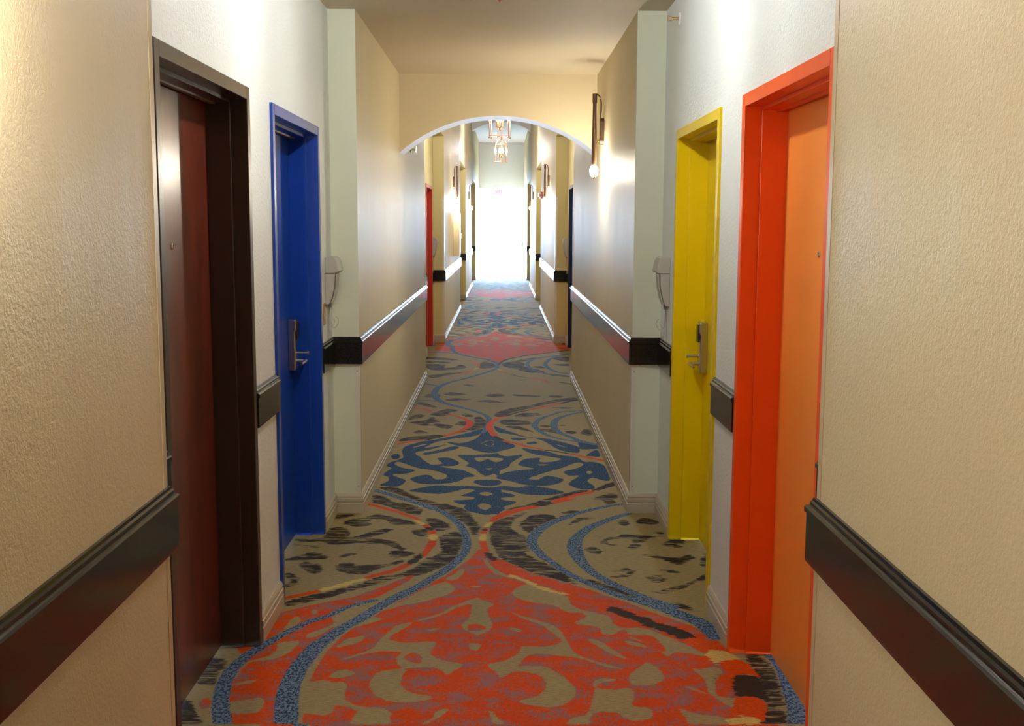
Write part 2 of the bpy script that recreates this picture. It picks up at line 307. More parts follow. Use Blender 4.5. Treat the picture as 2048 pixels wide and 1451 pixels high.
class MB:
    """collects verts / faces of one mesh"""
    def __init__(s): s.v = []; s.f = []; s.m = []
    def add(s, vs, fs, mi=0):
        b = len(s.v); s.v += [tuple(v) for v in vs]; s.f += [tuple(i + b for i in f) for f in fs]
        s.m += ([mi] * len(fs) if isinstance(mi, int) else list(mi)); return s
    def box(s, x0, x1, y0, y1, z0, z1, mi=0):
        """mi: int, or (mi_x, mi_y, mi_z) by face direction"""
        if x0 > x1: x0, x1 = x1, x0
        if y0 > y1: y0, y1 = y1, y0
        vs = [(x, y, z) for z in (z0, z1) for y in (y0, y1) for x in (x0, x1)]
        fs = [(0, 2, 3, 1), (4, 5, 7, 6), (0, 1, 5, 4), (2, 6, 7, 3), (0, 4, 6, 2), (1, 3, 7, 5)]
        if isinstance(mi, tuple): mi = [mi[2], mi[2], mi[1], mi[1], mi[0], mi[0]]
        return s.add(vs, fs, mi)
    def cyl(s, p, q, r0, r1=None, n=16, mi=0, caps=True):
        return s.tube([p, q], [r0, r0 if r1 is None else r1], n, mi, caps)
    def tube(s, pts, rad, n=12, mi=0, caps=True, closed=False):
        pts = [Vector(p) for p in pts]; N = len(pts)
        if not hasattr(rad, '__len__'): rad = [rad] * N
        t0 = (pts[1] - pts[0]).normalized()
        a = t0.orthogonal().normalized(); vs = []
        for i, p in enumerate(pts):
            if closed: t = (pts[(i + 1) % N] - pts[i - 1]).normalized()
            else: t = (pts[min(i + 1, N - 1)] - pts[max(i - 1, 0)]).normalized()
            a = (a - t * a.dot(t)).normalized(); b = t.cross(a)
            for k in range(n):
                w = 2 * math.pi * k / n
                vs.append(p + (a * math.cos(w) + b * math.sin(w)) * rad[i])
        fs = []
        for i in range(N if closed else N - 1):
            j = (i + 1) % N
            for k in range(n):
                fs.append((i * n + k, i * n + (k + 1) % n, j * n + (k + 1) % n, j * n + k))
        if caps and not closed:
            fs.append(tuple(reversed(range(n)))); fs.append(tuple(range((N - 1) * n, N * n)))
        return s.add(vs, fs, mi)
    def lathe(s, prof, c=(0, 0, 0), n=24, mi=0, axis='Z', sx=1.0, sy=1.0):
        vs = []; fs = []
        for r, h in prof:
            for k in range(n):
                w = 2 * math.pi * k / n; a, b = r * math.cos(w) * sx, r * math.sin(w) * sy
                v = {'Z': (a, b, h), 'X': (h, a, b), 'Y': (a, h, b)}[axis]
                vs.append((v[0] + c[0], v[1] + c[1], v[2] + c[2]))
        for i in range(len(prof) - 1):
            for k in range(n):
                fs.append((i * n + k, i * n + (k + 1) % n, (i + 1) * n + (k + 1) % n, (i + 1) * n + k))
        fs.append(tuple(reversed(range(n)))); fs.append(tuple(range((len(prof) - 1) * n, len(prof) * n)))
        return s.add(vs, fs, mi)
    def extrude(s, poly, axis, a, b, mi=0):
        """poly of 2-D points swept along axis from a to b ('X': poly is (y,z), 'Y': (x,z), 'Z': (x,y))"""
        n = len(poly)
        def P(u, v, w): return {'X': (w, u, v), 'Y': (u, w, v), 'Z': (u, v, w)}[axis]
        vs = [P(u, v, a) for u, v in poly] + [P(u, v, b) for u, v in poly]
        fs = [tuple(range(n)), tuple(reversed(range(n, 2 * n)))] + [(i, i + n, (i + 1) % n + n, (i + 1) % n) for i in range(n)]
        return s.add(vs, fs, mi)
    def obj(s, name, mats, parent=None, bevel=0, smooth=False, seg=2):
        me = bpy.data.meshes.new(name); me.from_pydata(s.v, [], s.f)
        mats = mats if isinstance(mats, (list, tuple)) else [mats]
        for m in mats: me.materials.append(m)
        me.polygons.foreach_set('material_index', s.m)
        bm = bmesh.new(); bm.from_mesh(me); bmesh.ops.recalc_face_normals(bm, faces=bm.faces); bm.to_mesh(me); bm.free()
        me.update()
        o = bpy.data.objects.new(name, me); COL.objects.link(o)
        if parent is not None:
            o.parent = parent; o.matrix_parent_inverse = Matrix.Translation(-parent.location)
        if smooth:
            me.polygons.foreach_set('use_smooth', [True] * len(me.polygons))
            e = o.modifiers.new('edges', 'EDGE_SPLIT'); e.split_angle = math.radians(35)
        if bevel:
            b = o.modifiers.new('bevel', 'BEVEL'); b.width = bevel; b.segments = seg; b.limit_method = 'ANGLE'
            b.angle_limit = math.radians(40)
        return o

def thing(name, label, cat, loc, group=None, kind=None):
    o = bpy.data.objects.new(name, None); COL.objects.link(o); o.location = loc; o.empty_display_size = 0.1
    return prop(o, label, cat, group, kind)

def struct(o, label, cat):
    return prop(o, label, cat, kind='structure')

def sweep(path, prof, side, name, mat):
    """profile (out, z) swept along a plan path with mitred corners; side=+1: the room lies to the right of the path"""
    P = [Vector((p[0], p[1])) for p in path]; N = len(P); mb = MB(); vs = []
    for i in range(N):
        d0 = (P[i] - P[i - 1]).normalized() if i else None
        d1 = (P[i + 1] - P[i]).normalized() if i < N - 1 else None
        n0 = Vector((d0.y, -d0.x)) * side if d0 else None
        n1 = Vector((d1.y, -d1.x)) * side if d1 else None
        if n0 is None: off = n1
        elif n1 is None: off = n0
        else:
            m = n0 + n1; off = m * (2.0 / m.length_squared) if m.length > 1e-6 else n0
        for o, z in prof: vs.append((P[i].x + off.x * o, P[i].y + off.y * o, z))
    n = len(prof); fs = []
    for i in range(N - 1):
        for k in range(n):
            fs.append((i * n + k, i * n + (k + 1) % n, (i + 1) * n + (k + 1) % n, (i + 1) * n + k))
    fs.append(tuple(range(n))); fs.append(tuple(range((N - 1) * n, N * n)))
    mb.add(vs, fs)
    return mb.obj(name, mat)

# ------------------------------------------------------------------ materials
class NT:
    def __init__(s, name):
        s.m = bpy.data.materials.new(name); s.m.use_nodes = True; s.t = s.m.node_tree
        s.b = s.t.nodes['Principled BSDF']; s.g = None
    def n(s, typ, **kw):
        nd = s.t.nodes.new(typ)
        for k, v in kw.items(): setattr(nd, k, v)
        return nd
    def l(s, a, b): s.t.links.new(a, b)
    def co(s, sc=(1, 1, 1)):
        if s.g is None: s.g = s.n('ShaderNodeNewGeometry')
        mp = s.n('ShaderNodeMapping'); mp.inputs['Scale'].default_value = sc
        s.l(s.g.outputs['Position'], mp.inputs[0]); return mp.outputs[0]
    def noise(s, scale, sc=(1, 1, 1), detail=2, rough=.5):
        nd = s.n('ShaderNodeTexNoise'); nd.inputs['Scale'].default_value = scale
        nd.inputs['Detail'].default_value = detail; nd.inputs['Roughness'].default_value = rough
        s.l(s.co(sc), nd.inputs['Vector']); return nd.outputs['Fac']
    def math(s, op, a, b=None, c=None, clamp=False):
        nd = s.n('ShaderNodeMath', operation=op, use_clamp=clamp)
        for i, x in enumerate((a, b, c)):
            if x is None: continue
            if isinstance(x, (int, float)): nd.inputs[i].default_value = x
            else: s.l(x, nd.inputs[i])
        return nd.outputs[0]
    def ramp(s, x, lo, hi):
        nd = s.n('ShaderNodeMapRange', clamp=True); s.l(x, nd.inputs[0])
        nd.inputs[1].default_value = lo; nd.inputs[2].default_value = hi; return nd.outputs[0]
    def mix(s, f, a, b):
        nd = s.n('ShaderNodeMix', data_type='RGBA')
        for i, x in ((0, f), (6, a), (7, b)):
            if isinstance(x, (int, float)): nd.inputs[i].default_value = x
            elif isinstance(x, tuple): nd.inputs[i].default_value = (*x, 1) if len(x) == 3 else x
            else: s.l(x, nd.inputs[i])
        return nd.outputs[2]
    def bump(s, h, strength=.3, dist=.002):
        nd = s.n('ShaderNodeBump'); nd.inputs['Strength'].default_value = strength
        nd.inputs['Distance'].default_value = dist; s.l(h, nd.inputs['Height']); s.l(nd.outputs[0], s.b.inputs['Normal'])
    def set(s, **kw):
        for k, v in kw.items():
            i = s.b.inputs[k.replace('_', ' ')]
            if isinstance(v, tuple): i.default_value = (*v, 1) if len(v) == 3 else v
            elif isinstance(v, (int, float)): i.default_value = v
            else: s.l(v, i)
        return s

def srgb(r, g, b):
    return tuple((c / 255 / 12.92) if c / 255 <= .04045 else ((c / 255 + .055) / 1.055) ** 2.4 for c in (r, g, b))

def paint(name, rgb, rough=.4, bump=None, var=.04, spec=.5, coat=0.0):
    t = NT(name); n = t.noise(3.0, detail=3)
    c1 = tuple(max(0, c * (1 - var)) for c in rgb); c2 = tuple(min(1, c * (1 + var)) for c in rgb)
    t.set(Base_Color=t.mix(n, c1, c2), Roughness=rough, Specular_IOR_Level=spec, Coat_Weight=coat, Coat_Roughness=.15)
    if bump:
        sc, st, di, det = bump; t.bump(t.noise(sc, detail=det, rough=.6), st, di)
    return t.m

M = {}
M['white_wall'] = paint('white textured wall paint', srgb(222, 229, 225), .55, (80, .7, .005, 3), .02)
M['return_wall'] = paint('pale sage wall paint', srgb(218, 224, 202), .55, (160, .3, .002, 2), .02)
M['yellow_wall'] = paint('pale straw wall paint', srgb(214, 198, 138), .55, (160, .3, .002, 2), .02)
M['ceiling'] = paint('cream textured ceiling paint', srgb(208, 194, 170), .7, (110, .5, .003, 3), .03)
M['high_ceiling'] = paint('off white high ceiling paint', srgb(222, 224, 230), .7, (110, .3, .003, 3), .03)
M['arch_soffit_lit'] = paint('arch underside lit tone', srgb(240, 240, 248), .45, None, .01)  # underside whitened in colour for the window and lantern light on it
M['end_wall'] = paint('grey white end wall paint', srgb(226, 228, 238), .6, None, .02)

def vinyl():
    t = NT('beige vinyl wall covering'); n = t.noise(2.2, detail=3)
    streak = t.noise(26, (1, 1, .05), detail=2)
    c = t.mix(n, srgb(201, 187, 153), srgb(208, 195, 162))
    t.set(Base_Color=c, Roughness=t.math('ADD', t.math('MULTIPLY', streak, .16), .44), Specular_IOR_Level=.30)
    h = t.math('ADD', t.noise(115, detail=3, rough=.6), t.math('MULTIPLY', t.noise(30, (1, 1, .08), detail=2), .10))
    t.bump(h, .8, .0022); return t.m
M['vinyl'] = vinyl()

def granite():
    t = NT('polished black brown granite'); v = t.n('ShaderNodeTexVoronoi'); v.inputs['Scale'].default_value = 160
    t.l(t.co(), v.inputs['Vector'])
    n = t.noise(16, detail=5, rough=.65); f = t.ramp(v.outputs['Distance'], .15, .6)
    c = t.mix(n, srgb(14, 12, 10), srgb(28, 24, 20)); c = t.mix(t.math('MULTIPLY', f, .2), c, srgb(70, 68, 62))
    t.set(Base_Color=c, Roughness=.13, Specular_IOR_Level=.38); return t.m
M['granite'] = granite()
M['baseboard'] = paint('greige baseboard paint', srgb(190, 180, 158), .38, None, .03)
M['guard'] = paint('glossy beige corner plastic', srgb(196, 180, 148), .34, None, .01)
M['guard_white'] = paint('glossy pale corner plastic', srgb(222, 220, 205), .2, None, .01)
M['blue_paint'] = paint('blue gloss paint', srgb(18, 62, 158), .28, (60, .08, .001, 2), .03)
M['yellow_paint'] = paint('yellow gloss paint', srgb(226, 196, 0), .3, (60, .08, .001, 2), .03)
M['orange_paint'] = paint('orange gloss paint', srgb(246, 84, 10), .3, (60, .08, .001, 2), .03)
M['orange_lit'] = paint('orange paint lit tone', srgb(252, 156, 68), .33, (60, .08, .001, 2), .03)  # same orange as the frame, with the light on the panel painted in
M['brown_paint'] = paint('dark brown frame paint', srgb(58, 46, 38), .3, (60, .08, .001, 2), .05)
M['navy_paint'] = paint('navy door paint', srgb(30, 34, 66), .32, None, .03)
M['red_paint'] = paint('red orange door paint', srgb(190, 52, 30), .32, None, .03)

def wood():
    t = NT('dark mahogany veneer')
    w = t.noise(7, (6, 1.4, .22), detail=6, rough=.6); g = t.noise(60, (4, 3, .08), detail=3)
    # two veneer flitches side by side
    c = t.mix(t.ramp(w, .3, .7), srgb(78, 26, 14), srgb(134, 52, 28)); c = t.mix(t.math('MULTIPLY', g, .45), c, srgb(48, 18, 10))
    t.set(Base_Color=c, Roughness=.4, Specular_IOR_Level=.5, Coat_Weight=1.0, Coat_Roughness=.2, Coat_IOR=1.7); t.bump(g, .1, .0006); return t.m
M['wood'] = wood()

def metal(name, rgb, rough=.28):
    t = NT(name); t.set(Base_Color=t.mix(t.noise(40), tuple(c * .9 for c in rgb), rgb), Metallic=1.0, Roughness=rough); return t.m
M['nickel'] = metal('satin nickel', (.62, .58, .53)); M['copper'] = metal('brushed copper', (.80, .42, .26), .3)
M['bronze'] = metal('aged bronze', (.20, .125, .085), .34); M['brass'] = metal('brass', (.72, .5, .25), .25)
M['steel'] = metal('polished steel', (.75, .75, .75), .15)
M['black_plastic'] = paint('black plastic', (.015, .015, .016), .3)
M['white_plastic'] = paint('ivory white plastic', srgb(178, 175, 166), .35)
M['grey_plastic'] = paint('grey plastic gap', srgb(120, 112, 104), .4)
M['white_metal'] = paint('white painted metal', srgb(235, 236, 238), .3)
M['red_plastic'] = paint('red plastic', srgb(205, 24, 34), .3)

def emit(name, rgb, s, base=(.9, .9, .9)):
    t = NT(name); t.set(Base_Color=base, Roughness=.3, Emission_Color=rgb, Emission_Strength=s); t.set(Emission_Color=t.mix(t.noise(5), tuple(rgb), tuple(rgb))); return t.m
M['bulb'] = emit('glowing candle bulb', LWARM, LANTERN_L)
M['globe'] = emit('glowing sconce bulb', WARM, SCONCE_L)
M['strobe'] = paint('clear strobe lens', srgb(240, 225, 230), .1)
M['exit_red'] = emit('red lit letters', (1, .05, .12), 6.0, (.6, .02, .03))

def glass(name, tint=(1, 1, 1), rough=0.0):
    m = bpy.data.materials.new(name); m.use_nodes = True; nt = m.node_tree; nt.nodes.clear()
    out = nt.nodes.new('ShaderNodeOutputMaterial'); mx = nt.nodes.new('ShaderNodeMixShader')
    tr = nt.nodes.new('ShaderNodeBsdfTransparent'); gl = nt.nodes.new('ShaderNodeBsdfGlossy')
    fr = nt.nodes.new('ShaderNodeFresnel'); fr.inputs[0].default_value = 1.45
    nz = nt.nodes.new('ShaderNodeTexNoise'); nz.inputs['Scale'].default_value = 8
    cr = nt.nodes.new('ShaderNodeMix'); cr.data_type = 'RGBA'; cr.inputs[6].default_value = (*tint, 1); cr.inputs[7].default_value = (*[c * .98 for c in tint], 1)
    nt.links.new(nz.outputs['Fac'], cr.inputs[0]); nt.links.new(cr.outputs[2], tr.inputs[0])
    gl.inputs['Roughness'].default_value = rough
    nt.links.new(fr.outputs[0], mx.inputs[0]); nt.links.new(tr.outputs[0], mx.inputs[1]); nt.links.new(gl.outputs[0], mx.inputs[2])
    nt.links.new(mx.outputs[0], out.inputs[0]); return m
M['glass'] = glass('clear window glass'); M['shade_glass'] = glass('clear lamp glass', (1, .98, .95), .05)
M['pavement'] = paint('pale concrete paving', srgb(190, 190, 186), .8, (30, .4, .004, 3), .06)

def carpet():
    t = NT('patterned hotel carpet')
    def at(n):
        a = t.n('ShaderNodeAttribute'); a.attribute_name = n; return a.outputs['Fac']
    fine = t.noise(260, (1, .8, 1), detail=2); fx = t.noise(60, (1, 1.5, 1), detail=4, rough=.75)
    streak = t.noise(24, (.2, 2.3, 1), detail=4, rough=.7); low = t.noise(9, (1, 1.6, 1), detail=3)
    speck = t.noise(110, (1, .6, 1), detail=2, rough=.7); streak2 = t.noise(30, (.5, 1.6, 1), detail=5, rough=.75)
    st = t.ramp(streak, .36, .62); ed = t.ramp(fx, .3, .7); s2 = t.ramp(streak2, .32, .66)
    def thr(m, n, amp, soft=.06):
        return t.ramp(t.math('ADD', m, t.math('MULTIPLY', t.math('SUBTRACT', n, .5), amp)), .5 - soft, .5 + soft)
    hth = t.ramp(t.noise(70, (.5, 4, 1), detail=3), .35, .65)
    c = t.mix(hth, srgb(138, 124, 88), srgb(166, 151, 108))
    c = t.mix(t.math('MULTIPLY', t.ramp(fine, .4, .7), .35), c, srgb(112, 98, 76))
    # dark brown areas broken by thin woven streaks
    dk = t.mix(t.ramp(fx, .35, .65), srgb(36, 28, 26), srgb(56, 46, 36))
    solid = t.ramp(low, .46, .60)          # some woven areas are closed, others open into streaks
    hole = t.math('MULTIPLY', t.ramp(streak, .50, .55), t.math('SUBTRACT', 1.0, solid))
    c = t.mix(t.math('MULTIPLY', thr(at('dark'), st, .75, .08), t.math('SUBTRACT', 1.0, t.math('MULTIPLY', hole, .9))), c, dk)
    # flame orange field, freckled with grey blue yarn
    pu = t.ramp(t.math('ADD', speck, t.math('MULTIPLY', t.math('SUBTRACT', low, .5), 1.1)), .53, .57)
    og = t.mix(t.ramp(fx, .3, .7), srgb(184, 56, 0), srgb(208, 78, 0)); og = t.mix(t.math('MULTIPLY', pu, .85), og, t.mix(t.ramp(fine, .4, .6), srgb(104, 100, 116), srgb(150, 110, 90)))
    c = t.mix(thr(at('orange'), ed, .8, .1), c, og)
    # teal field
    tl = t.mix(t.ramp(speck, .48, .68), srgb(18, 48, 84), srgb(78, 106, 140))
    tl = t.mix(t.math('MULTIPLY', t.ramp(low, .45, .7), .5), tl, srgb(22, 60, 84))
    c = t.mix(thr(at('teal'), ed, .7, .1), c, tl)
    bl = t.mix(t.ramp(speck, .44, .56), srgb(38, 54, 88), srgb(108, 132, 158))
    c = t.mix(thr(at('blue'), ed, .5, .1), c, bl)
    ro = t.mix(t.ramp(fx, .35, .65), srgb(186, 56, 0), srgb(212, 82, 4))
    c = t.mix(thr(at('ribbon_red'), s2, .8, .1), c, ro)
    c = t.mix(thr(at('ribbon_dark'), s2, .9, .1), c, srgb(52, 40, 30))
    c = t.mix(thr(at('ribbon_straw'), s2, .9, .1), c, t.mix(t.ramp(fx, .4, .6), srgb(206, 186, 104), srgb(186, 160, 96)))
    t.set(Base_Color=c, Roughness=.85, Specular_IOR_Level=.06, Sheen_Weight=.0, Sheen_Roughness=.4)
    t.bump(t.math('ADD', fine, t.math('MULTIPLY', t.noise(160, (1, 1, 1), detail=2), .6)), .5, .003)
    return t.m
M['carpet'] = carpet()

# ------------------------------------------------------------------ carpet with its woven pattern
def smooth_closed(P, k=4):
    n = len(P); out = []
    for i in range(n):
        p0, p1, p2, p3 = P[i - 1], P[i], P[(i + 1) % n], P[(i + 2) % n]
        for j in range(k):
            u = j / k
            out.append(tuple(.5 * (2 * b + (c - a) * u + (2 * a - 5 * b + 4 * c - d) * u * u + (3 * b - a - 3 * c + d) * u ** 3) for a, b, c, d in zip(p0, p1, p2, p3)))
    return out

def smooth_open(P, k=6):
    out = []; n = len(P)
    for i in range(n - 1):
        p0, p1, p2, p3 = P[max(i - 1, 0)], P[i], P[i + 1], P[min(i + 2, n - 1)]
        for j in range(k):
            u = j / k
            out.append(tuple(.5 * (2 * b + (c - a) * u + (2 * a - 5 * b + 4 * c - d) * u * u + (3 * b - a - 3 * c + d) * u ** 3) for a, b, c, d in zip(p0, p1, p2, p3)))
    out.append(P[-1]); return out

def build_floor():
    X0, X1 = -1.13, 1.08; T0, TL = 3.44, 11.31; R = .004
    nx, ny = int((X1 - X0) / R) + 1, int(TL / R) + 1
    gx = X0 + np.arange(nx) * R; gy = T0 + np.arange(ny) * R
    Lr = {k: np.zeros((ny, nx), bool) for k in 'dotbrky'}
    def fill(pts, keys_on, keys_off):
        P = np.array(pts); a, b = P.min(0), P.max(0)
        i0, i1 = max(0, int((a[0] - X0) / R)), min(nx, int((b[0] - X0) / R) + 2)
        j0, j1 = max(0, int((a[1] - T0) / R)), min(ny, int((b[1] - T0) / R) + 2)
        if i0 >= i1 or j0 >= j1: return
        xs = gx[i0:i1]; ins = np.zeros((j1 - j0, i1 - i0), bool)
        Q = np.roll(P, -1, 0)
        for r in range(j0, j1):
            y = gy[r]; m = (P[:, 1] <= y) != (Q[:, 1] <= y)
            if not m.any(): continue
            xc = P[m, 0] + (y - P[m, 1]) * (Q[m, 0] - P[m, 0]) / (Q[m, 1] - P[m, 1])
            ins[r - j0] = (np.searchsorted(np.sort(xc), xs) % 2) == 1
        for k in keys_on: Lr[k][j0:j1, i0:i1] |= ins
        for k in keys_off: Lr[k][j0:j1, i0:i1] &= ~ins
    def stroke(P, key, off):
        acc = np.zeros((ny, nx), bool); S = smooth_open(P, 8)
        for (x0, y0, w0), (x1, y1, w1) in zip(S[:-1], S[1:]):
            n = max(1, int(math.hypot(x1 - x0, y1 - y0) / .01))
            for q in range(n):
                u = q / n; x, y, r = x0 + (x1 - x0) * u, y0 + (y1 - y0) * u, (w0 + (w1 - w0) * u) / 2
                i0, i1 = max(0, int((x - r - X0) / R)), min(nx, int((x + r - X0) / R) + 2)
                j0, j1 = max(0, int((y - r - T0) / R)), min(ny, int((y + r - T0) / R) + 2)
                if i0 >= i1 or j0 >= j1: continue
                acc[j0:j1, i0:i1] |= ((gx[i0:i1][None, :] - x) ** 2 + (gy[j0:j1][:, None] - y) ** 2) <= r * r
        Lr[key] |= acc
        for k in off: Lr[k] &= ~acc
    def poly(flat): return [(flat[i] / 1000, flat[i + 1] / 1000) for i in range(0, len(flat), 2)]
    on = {'o': 'o', 'O': 'o', 'p': 'o', 't': 't', 'd': 'd', 'b': 'b'}
    for lay in ('oO', 'd', 't', 'c', 'p', 'q'):
        for l, q in PATCHES:
            if l not in lay: continue
            P = smooth_closed(poly(q)) if l != 'o' else poly(q)
            if l == 'c' or l == 'q': fill(P, '', 'odt')
            else: fill(P, on[l], ('d' if l in 't' else '') + ('d' if l == 'o' else ''))
    for l, q in PATCHES:
        if l == 'b': fill(smooth_closed(poly(q)), 'b', '')
    for l, q in RIBBONS:
        P = [(q[i] / 1000, q[i + 1] / 1000, q[i + 2] / 1000) for i in range(0, len(q), 3)]
        if l == 'c': stroke(P, 'b', ''); Lr['b'][:] = Lr['b']; continue
    Lr['b'][:] = False
    for l, q in PATCHES:
        if l == 'b': fill(smooth_closed(poly(q)), 'b', '')
    for l, q in RIBBONS:
        P = [(q[i] / 1000, q[i + 1] / 1000, q[i + 2] / 1000) for i in range(0, len(q), 3)]
        if l == 'b': stroke(P, 'b', '')
        elif l == 'c':
            stroke(P, 'y', 'odt'); Lr['y'][:] = False
    for l, q in RIBBONS:
        P = [(q[i] / 1000, q[i + 1] / 1000, q[i + 2] / 1000) for i in range(0, len(q), 3)]
        if l in 'rky': stroke(P, l, [k for k in 'rky' if k != l])
    def blur(a, n):
        a = a.astype(np.float32)
        for ax in (0, 1):
            pad = [(0, 0), (0, 0)]; pad[ax] = (n, n + 1)
            c = np.cumsum(np.pad(a, pad, mode='wrap' if ax == 0 else 'edge'), axis=ax)
            a = (c[2 * n + 1:] - c[:-2 * n - 1])[:a.shape[0]] / (2 * n + 1) if ax == 0 else (c[:, 2 * n + 1:] - c[:, :-2 * n - 1])[:, :a.shape[1]] / (2 * n + 1)
        return a
    names = {'d': 'dark', 'o': 'orange', 't': 'teal', 'b': 'blue', 'r': 'ribbon_red', 'k': 'ribbon_dark', 'y': 'ribbon_straw'}
    F = {names[k]: blur(v, {'d': 4, 'r': 2, 'k': 4, 'y': 4}.get(k, 2)) for k, v in Lr.items()}
    ys = np.concatenate([np.arange(-9.0, 3.3, .08), np.arange(3.3, 9.5, .008), np.arange(9.5, 15, .014), np.arange(15, END + .3, .03)])
    xs = np.arange(X0, X1 + .004, .0078)
    NX, NY = len(xs), len(ys)
    co = np.zeros((NY, NX, 3), np.float32); co[..., 0] = xs[None, :]; co[..., 1] = ys[:, None]
    me = bpy.data.meshes.new('floor')
    idx = np.arange(NX * NY).reshape(NY, NX)
    fc = np.stack([idx[:-1, :-1], idx[:-1, 1:], idx[1:, 1:], idx[1:, :-1]], -1).reshape(-1, 4)
    me.vertices.add(NX * NY); me.vertices.foreach_set('co', co.ravel())
    me.loops.add(fc.size); me.loops.foreach_set('vertex_index', fc.ravel().astype(np.int32))
    me.polygons.add(len(fc)); me.polygons.foreach_set('loop_start', np.arange(0, fc.size, 4, dtype=np.int32))
    me.update(calc_edges=True)
    fy = ((ys - T0) % TL) / R; fxx = (xs - X0) / R
    j = np.clip(np.round(fy).astype(int), 0, ny - 1); i = np.clip(np.round(fxx).astype(int), 0, nx - 1)
    for nme, A in F.items():
        a = me.attributes.new(nme, 'FLOAT', 'POINT'); a.data.foreach_set('value', A[np.ix_(j, i)].astype(np.float32).ravel())
    me.materials.append(M['carpet'])
    o = bpy.data.objects.new('floor', me); COL.objects.link(o)
    return struct(o, 'patterned cream, orange and blue carpet running down the hall', 'floor')
build_floor()

# ------------------------------------------------------------------ walls
WO = .42                                              # how far the solid walls go outwards
DOORS = {'L': [('brown', 3.03, 4.153, 2.093), ('blue', 4.557, 5.705, 2.085), ('red', 13.65, 14.8, 2.10)],
         'R': [('orange', 2.96, 4.087, 2.068), ('yellow', 4.51, 5.628, 2.07), ('navy', 13.65, 14.62, 2.10)]}
for sd, Xw, Xa, n in (('L', XL, AL, 1), ('R', XR, AR, -1)):
    full = 'left' if sd == 'L' else 'right'
    for i, (a, b) in enumerate(BLOCKS[sd]):
        mb = MB(); top = CN if i == 0 else CH + .2
        z1 = top
        rm = 1 if i in (0, 1) else 2
        mb.box(Xw, Xa - n * WO, a, b, 0, z1, (0, rm, 0))
        where = ['in the foreground', 'between the colourful doors and the second recess, under the arch', 'past the second recess', 'past the third recess', 'beside the bright end window'][i]
        o = mb.obj('wall_%s' % full, [M['vinyl'], M['return_wall'], M['yellow_wall']])
        struct(o, 'beige vinyl %s wall block %s' % (full, where), 'wall')
    # recessed walls with the doors
    for i in range(len(BLOCKS[sd]) - 1):
        a, b = BLOCKS[sd][i][1], BLOCKS[sd][i + 1][0]
        ds = [d for d in DOORS[sd] if a < d[1] < b]; mb = MB(); top = CN if i == 0 else CS
        y = a
        for _, d0, d1, zt in ds:
            mb.box(Xa, Xa - n * WO, y, d0 + .02, 0, top); mb.box(Xa, Xa - n * WO, d0 + .02, d1 - .02, zt - .02, top)
            mb.box(Xa - n * .24, Xa - n * WO, d0 + .02, d1 - .02, 0, zt - .02); y = d1 - .02
        mb.box(Xa, Xa - n * WO, y, b, 0, top)
        o = mb.obj('wall_%s' % full, M['white_wall'] if i == 0 else M['yellow_wall'])
        struct(o, ['white textured %s wall of the nearest recess with two doors', 'straw coloured %s wall of the second recess', 'straw coloured %s wall of the third recess', 'straw coloured %s wall of the last recess'][i] % full, 'wall')
        if i > 0:    # lowered ceiling of the recess with its fascia
            mb = MB(); mb.box(Xw, Xa - n * WO, a, b, CS, CH + .2, (1, 0, 0))
            o = mb.obj('ceiling', [M['yellow_wall'], M['vinyl']])
            struct(o, 'lowered ceiling of the %s recess on the %s' % (['', 'second', 'third', 'last'][i], full), 'ceiling')
mb = MB(); mb.box(AL - WO, AR + WO, -9.0, ARCH0, CN, CN + .25); o = mb.obj('ceiling', M['ceiling']); struct(o, 'low cream ceiling before the arch', 'ceiling')
mb = MB(); mb.box(AL - WO, AR + WO, ARCH0, END + .35, CH, CH + .25); o = mb.obj('ceiling', M['high_ceiling']); struct(o, 'high pale ceiling beyond the arch', 'ceiling')
mb = MB(); mb.box(AL - WO, AR + WO, -9.3, -9.0, 0, CN + .25); o = mb.obj('wall_back', M['vinyl']); struct(o, 'beige wall behind the viewer', 'wall')

def arch(name, y0, y1, zs, rise, top, mats, label):
    hw = (XR - XL) / 2; cx = (XR + XL) / 2; R = (hw * hw + rise * rise) / (2 * rise); cz = zs + rise - R
    N = 40; a0 = math.asin(hw / R); mb = MB()
    pts = [(cx + R * math.sin(-a0 + 2 * a0 * k / N), cz + R * math.cos(-a0 + 2 * a0 * k / N)) for k in range(N + 1)]
    vs = []; fs = []; mi = []
    for (x, z) in pts: vs += [(x, y0, z), (x, y0, top), (x, y1, z), (x, y1, top)]
    for k in range(N):
        a, b = 4 * k, 4 * k + 4
        fs += [(a, b, b + 1, a + 1), (a + 2, a + 3, b + 3, b + 2), (a, a + 2, b + 2, b), (a + 1, b + 1, b + 3, a + 3)]; mi += [0, 0, 1, 0]
    fs += [(0, 1, 3, 2), (4 * N, 4 * N + 2, 4 * N + 3, 4 * N + 1)]; mi += [0, 0]
    mb.add(vs, fs, mi)
    return struct(mb.obj(name, mats), label, 'arch')
arch('wall_arch', ARCH0, ARCH1, 2.147, .278, CH, [M['vinyl'], M['arch_soffit_lit']], 'beige header with a shallow arch spanning the hall')
arch('wall_arch', 29.0, 29.25, 3.98, .22, CH, [M['end_wall'], M['end_wall']], 'high pale arch far down the hall')

